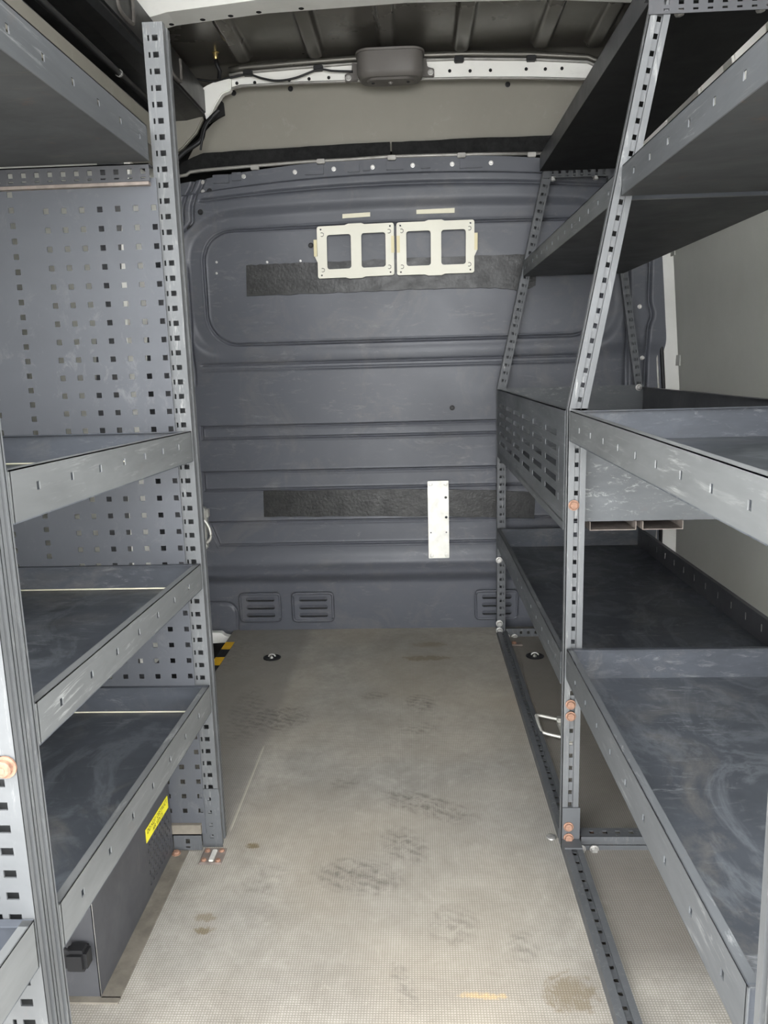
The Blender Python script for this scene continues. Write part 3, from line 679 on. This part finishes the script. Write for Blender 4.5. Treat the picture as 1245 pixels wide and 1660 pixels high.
# foot brackets and bolts
m = MB(); m.plate((XR, 1.4555, .02), ex, ez, -ey, .036, .078, .003); m.box(XR, XR+.036, 1.425, 1.4555, .0245, .028); m.build('foot_bracket', M['post'], RR)
m = MB(); m.box(XR, XR+.033, 2.722, 2.742, .012, .016); m.build('foot_bracket', M['post'], RR)
for p, Y in (((921.5, 1340), 1.4545), ((921.5, 1358), 1.4545), ((925, 1142), 1.4575), ((925, 1161), 1.4575), ((930, 819), 1.4575)):
    bolt(RR, W(*p, Y=Y), (0, -1, 0), 'rust', .9)
for p in ((942, 1376.5), (963, 1376.5)): bolt(RR, W(*p, Y=1.457), (0, -1, 0), 'zinc', .85)
for p in ((809.5, 1010.5), (809.5, 1022)): bolt(RR, W(*p, Y=2.742), (0, -1, 0), 'zinc', 1.1)
for p in ((822, 1033), (834, 1033)): bolt(RR, W(*p, Y=2.739), (0, -1, 0), 'zinc', 1.1)
for p, Y in (((809, 908), 2.742), ((1035.5, 628), 2.735)): bolt(RR, W(*p, Y=Y), (0, -1, 0), 'small', 1.2)
for p in ((833, 1042), (961, 1349)):
    c = W(*p, Z=.008); m = MB(); m.box(c[0]-.05, c[0]+.03, c[1]-.014, c[1]+.014, .0005, .006); b_ = m.build('floor_tab', M['rustplate'], RR, bevel=.001); bolt(b_, (c[0], c[1], .0055), (0, 0, 1), 'rust', .9)

# ------------------------------------------------------------------ things on the bulkhead
def pad(name, label, pts_px, y):
    m = MB(); pts = [W(a, b, Y=y) for a, b in pts_px]; m.poly(pts, (0, 1, 0), .006)
    return tag(m.build(name, M['felt']), label, 'adhesive strip')
def edge(pts, n=9, amp=1.0):
    out = []
    for (a, b), (c, d) in zip(pts[:-1], pts[1:]):
        for k in range(n): t = k/n; out.append((a+(c-a)*t, b+(d-b)*t+random.uniform(-amp, amp)*(0 < k)))
    return out+[pts[-1]]
yp = YB-.036-.004
pad('adhesive_strip', 'scuffed black felt strip on the bulkhead behind the two cream frames',
    edge([(399, 430), (470, 427), (560, 423), (700, 417), (800, 414), (871, 411)])+edge([(868, 463), (845, 472), (805, 466), (720, 467), (620, 471), (520, 476), (400, 480)], 7, 1.2), yp-.002)
pad('adhesive_strip', 'lower black felt strip on the bulkhead behind the aluminium plate',
    edge([(427, 796), (560, 794), (690, 793), (806, 795), (868, 798)], 9, .6)+edge([(866, 841), (805, 839), (690, 837), (560, 837), (428, 838)], 9, .8), yp)
yf = yp-.012
for k, (TL, TR, BL, lab) in enumerate((((513.4, 367.6), (638.3, 361), (516, 452), 'cream plastic mounting frame with two windows, farther from the leaning rack'),
                                     ((642.5, 361), (769, 356), (643.8, 446.5), 'cream plastic mounting frame with two windows, nearer to the leaning rack'))):
    O, A, B = W(*TL, Y=yf), W(*TR, Y=yf), W(*BL, Y=yf); wd = np.linalg.norm(A-O); ht = np.linalg.norm(B-O); U = (A-O)/wd; Vv = (B-O)/ht
    fr = thing('mounting_frame', lab, 'frame', tuple(O+U*wd/2+Vv*ht), 'cream frames on the bulkhead')
    xf_ = lambda u, v, q: tuple(O+U*u+Vv*v+ey*q)
    outer = rrect(0, wd, 0, ht, .008)
    holes = [rrect(.125*wd, .44*wd, .17*ht, .83*ht, .009), rrect(.575*wd, .89*wd, .17*ht, .83*ht, .009)]
    for a in (.05, .95):
        for b in (.06, .94): holes.append(circ(a*wd, b*ht, .0032))
    link('frame_plate', outline_mesh([outer]+holes, .007, xf_), M['cream'], fr)
    for a in (.065, .935):
        for b in (.16, .84):
            c = O+U*a*wd+Vv*b*ht-ey*.004
            m = MB(); m.tube([c+.0062*(math.cos(t)*U+math.sin(t)*Vv) for t in np.linspace(-2.2, 2.2, 10)], .0011, 5); m.build('screw_boss', M['housing'], fr)
    for (v0, v1) in ((-.03, .0), (1.0, 1.03)):
        pts = [O+U*wd*(.36)+Vv*ht*(0 if v0 < 0 else 1), O+U*wd*.41+Vv*ht*(-.025 if v0 < 0 else 1.025), O+U*wd*.58+Vv*ht*(-.025 if v0 < 0 else 1.025), O+U*wd*.62+Vv*ht*(0 if v0 < 0 else 1)]
        m = MB(); m.poly([p-ey*.003 for p in pts], (0, 1, 0), .006); m.build('edge_tab', M['cream'], fr)
    for side in (-1, 1):
        u0 = -.012 if side < 0 else wd; 
        if (k == 0 and side > 0): u0 = wd-.010
        if (k == 1 and side < 0): u0 = 0.0
        m = MB(); m.plate(O+U*u0+Vv*ht*.25-ey*.005, U, Vv, -ey, .011, ht*.32, .004); tb = m.build('foam_tab', M['cream2'], fr)
        if (k == 0) == (side < 0):
            a0 = O+Vv*ht*.57+(U*wd if side > 0 else 0*U); m = MB(); m.poly([a0-ey*.002, a0+U*side*.010-ey*.002, a0+Vv*ht*.12-ey*.002], (0, 1, 0), .004); m.build('side_web', M['cream'], fr)
for pts, lab in ((((555, 347), (600, 344), (600, 351), (555, 354)), 'short strip of cream tape stuck on the bulkhead above the mounting frames'),
                 (((675, 340), (737, 337), (737, 345), (675, 347)), 'longer strip of cream tape stuck on the bulkhead above the mounting frames')):
    q = [bulk_y(*p) for p in pts]; y = min(a[1] for a in q)-.003; m = MB(); m.poly([W(*p, Y=y) for p in pts], (0, 1, 0), .0025); tag(m.build('tape_strip', M['tape']), lab, 'tape')
# aluminium plate
pp = [W(*p, Y=yp-.004) for p in ((693, 780), (727, 779), (729, 904), (695, 905))]
O = pp[0]; U = (pp[1]-O); wd = np.linalg.norm(U); U = U/wd; Vv = pp[3]-O; ht = np.linalg.norm(Vv); Vv = Vv/ht
al = thing('metal_plate', 'pale aluminium plate screwed upright over the lower black strip', 'metal plate', tuple(pp[3]))
link('plate', outline_mesh([rrect(0, wd, 0, ht, .003)]+[circ(.86*wd, .215*ht, .0052), circ(.87*wd, .47*ht, .0052), circ(.13*wd, .665*ht, .003), circ(.87*wd, .665*ht, .003)], .004, lambda u, v, q: tuple(O+U*u+Vv*v+ey*q)), M['alu'], al)
for a, b in ((.14, .04), (.86, .04), (.16, .965), (.88, .965)):
    c = O+U*a*wd+Vv*b*ht-ey*.002; m = MB(); m.lathe(c, (0, -1, 0), [(.0075, 0), (.007, .0015), (.004, .0022)], 14); m.build('rivet', M['alu'], al)
# foam strips over the bulkhead
for pts, lab in (((edge([(296, 262), (330, 248), (420, 242), (520, 236), (632, 230)], 6, .6)+[(633, 258), (520, 266), (400, 273), (310, 280), (285, 285)]), 'black foam strip on the bulkhead top, longer piece on the gusset side'),
                 ((edge([(635, 230), (760, 224), (900, 219)], 8, .6)+[(900, 255), (760, 255), (636, 258)]), 'black foam strip on the bulkhead top, piece nearer the leaning rack')):
    m = MB(); m.poly([W(*p, Y=2.835) for p in pts], (0, 1, 0), .025); tag(m.build('foam_strip', M['foam']), lab, 'foam strip', 'foam strips over the bulkhead')

# ------------------------------------------------------------------ roof fittings
hp = [W(*p, Y=2.69) for p in ((577, 84), (686, 78), (577, 120), (686, 116))]
x0, x1 = hp[0][0], hp[1][0]; zt, zb2 = (hp[0][2]+hp[1][2])/2, (hp[2][2]+hp[3][2])/2
LH = thing('roof_housing', 'dark grey plastic housing with rounded ends mounted under the roof at its far bow', 'housing', ((x0+x1)/2, 2.74, zb2))
def ring(x0, x1, y0, y1, z, r): return [(a, b, z) for a, b in rrect(x0, x1, y0, y1, r, 6)]
def loft(m, rings):
    n = len(rings[0]); m.add([p for R_ in rings for p in R_], [(i*n+k, i*n+(k+1) % n, (i+1)*n+(k+1) % n, (i+1)*n+k) for i in range(len(rings)-1) for k in range(n)], True)
    m.add(rings[0], [tuple(range(n))]); m.add(rings[-1], [tuple(range(n))])
m = MB(); loft(m, [ring(x0+.012, x1-.012, 2.70, 2.79, zb2-.006, .035), ring(x0+.006, x1-.006, 2.692, 2.795, zb2, .04), ring(x0, x1, 2.688, 2.80, zb2+.012, .042), ring(x0, x1, 2.686, 2.80, zt, .042)])
m.build('body', M['housing'], LH)
m = MB(); loft(m, [ring(x0-.004, x1+.004, 2.682, 2.80, zt, .044), ring(x0-.004, x1+.004, 2.680, 2.80, zt+.006, .044)]); m.build('top_lip', M['housing'], LH)
m = MB(); loft(m, [ring(x0+.034, x1-.034, 2.712, 2.772, zb2-.012, .028), ring(x0+.028, x1-.028, 2.706, 2.778, zb2-.004, .034)]); lens = m.build('base_plate', M['housing'], LH)
for x in (x0+.05, (x0+x1)/2, x1-.05): bolt(lens, (x, 2.74, zb2-.012), (0, 0, -1), 'dark' if abs(x-(x0+x1)/2) > .01 else 'small', .8)
for p, s in (((566, 126), -1), ((697, 117), 1)):
    c = W(*p, Y=2.79); m = MB(); m.poly([(c[0]-s*.028, 2.786, c[2]+.04), (c[0]-s*.012, 2.786, c[2]+.045), (c[0]-s*.008, 2.786, c[2]+.016), (c[0]+s*.014, 2.786, c[2]+.010), (c[0]+s*.014, 2.786, c[2]-.014), (c[0]-s*.028, 2.786, c[2]-.012)], (0, 1, 0), .012)
    e = m.build('mounting_ear', M['housing'], LH, bevel=.002); bolt(e, (c[0]+s*.002, 2.7855, c[2]-.002), (0, -1, 0), 'small', 1.0)
# aerial connector
c = W(350, 100, Y=2.74)
AC = thing('aerial_connector', 'small brass aerial connector hanging from the roof near the pale gusset', 'connector', (c[0], c[1], c[2]))
m = MB(); m.lathe((c[0], c[1], c[2]+.035), (0, 0, -1), [(.006, -.03), (.006, 0), (.016, .002), (.016, .006), (.008, .010), (.008, .022), (.006, .030)], 12); m.build('brass_body', M['brass'], AC)
m = MB(); m.tube([(c[0], c[1], c[2]+.006), (c[0]+.004, c[1], c[2]-.012), (c[0]+.010, c[1]+.006, c[2]-.026), (c[0]+.004, c[1]+.012, c[2]-.048)], .007, 8); m.build('plug', M['black'], AC)
# roof cable along the bow and corner wiring
m = MB(); m.tube(smooth([W(*p, Y=2.782) for p in ((318, 128), (345, 132), (370, 127), (402, 121), (425, 127), (450, 131), (480, 126), (516, 113), (540, 115), (572, 116))]), .0035, 6)
tag(m.build('roof_cable', M['black']), 'thin black cable clipped along the pale roof bow to the housing', 'cable')
for k, (pl, lab, r) in enumerate((([(356, 178), (338, 196), (331, 208), (325, 228), (300, 246), (284, 262)], 'thick black wiring loom draped under the pale corner gusset', .008),
                     ([(345, 190), (334, 204), (328, 226), (325, 243)], 'thin black wire hanging straight down from the corner wiring loom', .004))):
    m = MB(); m.tube(smooth([W(*p, Y=2.765-.012*k) for p in pl]), r, 8); tag(m.build('wiring_loom', M['black']), lab, 'wiring')

# ------------------------------------------------------------------ floor fittings
for p, lab in (((441, 1066), 'round black floor anchor with steel eye, on the open floor near the hazard tape'), ((867, 1063.5), 'round black floor anchor with steel eye, inside the floor rail of the kinked rack')):
    c = W(*p, Z=.001)
    A = thing('floor_anchor', lab, 'floor anchor', tuple(c), 'recessed floor anchors')
    m = MB(); m.lathe((c[0], c[1], .0005), (0, 0, 1), [(.031, 0), (.031, .002), (.027, .0035), (.025, .0012), (.010, .0008)], 24); m.build('cup', M['black'], A)
    m = MB(); m.tube([(c[0]+.012*math.cos(t), c[1]+.002*math.sin(t), .004+.009*math.sin(t)) for t in np.linspace(0, math.pi, 9)], .003, 6); m.build('eye', M['zinc'], A)
    m = MB(); m.lathe((c[0]-.001, c[1]-.004, .0015), (0, 0, 1), [(.007, 0), (.006, .005), (.002, .009)], 8); m.build('bolt_head', M['zinc'], A)
# lashing ring behind the middle upright
c = W(905, 1188, Z=0)
LA = thing('lashing_ring', 'bent bright wire lashing ring on a scuffed plate, on the floor behind the kinked upright', 'lashing ring', tuple(c))
m = MB(); m.box(c[0]+.004, c[0]+.034, c[1]-.075, c[1]+.075, .0005, .007); m.build('base_plate', M['castzinc'], LA, bevel=.003)
a = [(c[0]+.012, c[1]+.055, .012), (c[0]-.045, c[1]+.062, .022), (c[0]-.052, c[1]+.04, .024), (c[0]-.052, c[1]-.02, .022), (c[0]-.045, c[1]-.04, .020), (c[0]+.012, c[1]-.055, .012)]
m = MB(); m.tube(smooth(a, 5), .0045, 8); m.build('wire_ring', M['wire'], LA)
for d in (-.055, .055): m = MB(); m.box(c[0]+.004, c[0]+.03, c[1]+d-.011, c[1]+d+.011, .006, .019); m.build('ring_lug', M['castzinc'], LA, bevel=.003)
# lashing handle on the left pillar
def WL(px, py): return W(px, py, Y=2.74)
SB = thing('lashing_bracket', 'cast zinc lashing bracket with folded handle, half hidden behind the perforated rack', 'lashing bracket', tuple(WL(330, 890)))
m = MB(); m.poly([WL(*p) for p in ((318, 822), (328, 822), (333, 827), (335, 838), (334, 880), (337, 888), (328, 896), (318, 899))], (0, 1, 0), .03); m.build('bracket', M['castzinc'], SB, bevel=.004)
m = MB(); m.tube(smooth([np.array(WL(*p))-ey*.012 for p in ((332, 842), (336, 847), (341, 856), (343, 866), (342, 873), (337, 879))], 5), .0055, 8); m.build('handle', M['wire'], SB)
m = MB(); m.poly([WL(*p) for p in ((334, 826), (337, 826), (338, 838), (334, 840))], (0, 1, 0), .02); m.build('hinge_lug', M['castzinc'], SB)
# hazard tape beside the step: alternate yellow and black pieces
HT = thing('hazard_tape', 'black and yellow hazard tape along the floor edge by the side step', 'tape', (-.704, 2.6, 0))
y = 2.715
for k in range(9):
    m = MB(); m.plate((-.727, y-.076, .0016), ex, ey, ez, .033, .0755, .0014); m.build('tape_segment', M['yellow' if k % 2 == 0 else 'black'], HT); y -= .076
# loose coach bolt in the floor by the rail
c = W(894, 1357.5, Z=0); fb = thing('coach_bolt', 'single flat zinc bolt head in the floor beside the rail corner', 'bolt', tuple(c))
m = MB(); m.lathe((c[0], c[1], .0003), (0, 0, 1), [(.011, 0), (.010, .002), (.005, .004)], 14); m.build('bolt_head', M['zinc'], fb)

# ------------------------------------------------------------------ equipment box under the left rack
BX, BY0, BY1, BZ = -.53, 1.066, 1.450, .285
EB = thing('equipment_box', 'dark grey steel equipment box with perforated grille and yellow label, under the bottom tray', 'equipment box', (-.68, 1.25, 0))
gh = []; u0 = 1.312-BY0
for r in range(9):
    for q in range(8):
        u = u0+.016*q+(.008 if r % 2 else 0); v = .022+.0115*r; gh.append((u, u+.0065, v, v+.0075))
m = MB(); L = BY1-BY0
m.plate((BX, BY0, .001), ey, ez, ex, u0-.006, BZ, .0015)
gy0 = u0-.006
m.plate((BX, BY0+gy0, .001), ey, ez, ex, L-gy0, BZ, .0015, [(a-gy0, b-gy0, c_, d_) for a, b, c_, d_ in gh])
m.plate((-.86, BY0, .001), ex, ez, -ey, -BX*-1+.86, BZ, .0015); m.plate((-.86, BY0, BZ), ex, ey, ez, .33, L, .0015)
m.build('body', M['boxpaint'], EB)
m = MB(); m.box(BX-.03, BX-.028, BY0+.2, BY1, .01, .15); m.build('filter', M['flange'], EB)
m = MB(); m.box(BX, BX+.032, BY0-.002, BY1, .0005, .004); m.box(-.86, BX+.032, BY0-.012, BY0, .0005, .004); m.build('base_flange', M['flange'], EB)
m = MB(); m.tube([(BX+.001, BY0-.001, .004), (BX+.001, BY0-.001, BZ)], .0006, 5); m.build('worn_corner', M['seal'], EB)
bolt(EB, W(286, 1384, Z=.004), (0, 0, 1), 'rust', .8)
lp = [W(*p, X=BX+.001) for p in ((236, 1346), (271, 1289.5), (272, 1307), (238, 1367))]
la, lb, lc = lp[0], lp[1], lp[3]; U = lb-la; lw = np.linalg.norm(U); U = U/lw; Vv = la-lc; lh = np.linalg.norm(Vv); Vv = np.array([0, 0, 1.0]); 
m = MB(); m.plate(lc, U, Vv, ex, lw, lh, .0006); lab = m.build('warning_label', M['label'], EB)
for row, txt in ((.55, 'DO NOT OBSTRUCT'), (.12, 'AIR VENTS')):
    cu = bpy.data.curves.new('t', 'FONT'); cu.body = txt; cu.size = lh*.46; cu.align_x = 'CENTER'
    o = bpy.data.objects.new('t', cu); COL.objects.link(o); bpy.context.view_layer.update()
    me = bpy.data.meshes.new_from_object(o.evaluated_get(bpy.context.evaluated_depsgraph_get())); bpy.data.objects.remove(o)
    k = min(1.0, lw*.9/max(1e-6, max(v.co.x for v in me.vertices)-min(v.co.x for v in me.vertices)))
    for v in me.vertices: v.co = Vector(lc+U*(lw/2+v.co.x*k)+Vv*(lh*row+v.co.y)+ex*.0004)
    me.materials.clear(); link('label_print', me, M['ink'], lab)
# black connector with hose on the near face of the box
c = W(122, 1538, Y=BY0-.01); m = MB(); m.box(c[0]-.012, c[0]+.024, BY0-.03, BY0, c[2]-.03, c[2]+.008); cn = m.build('connector', M['black'], EB, bevel=.006)
m = MB(); m.tube(smooth([(c[0]-.005, BY0-.02, c[2]), (c[0]-.02, BY0-.03, c[2]+.018), (c[0]-.05, BY0-.03, c[2]+.01), (c[0]-.09, BY0-.02, c[2]-.04)]), .005, 8); m.build('hose', M['black'], cn)
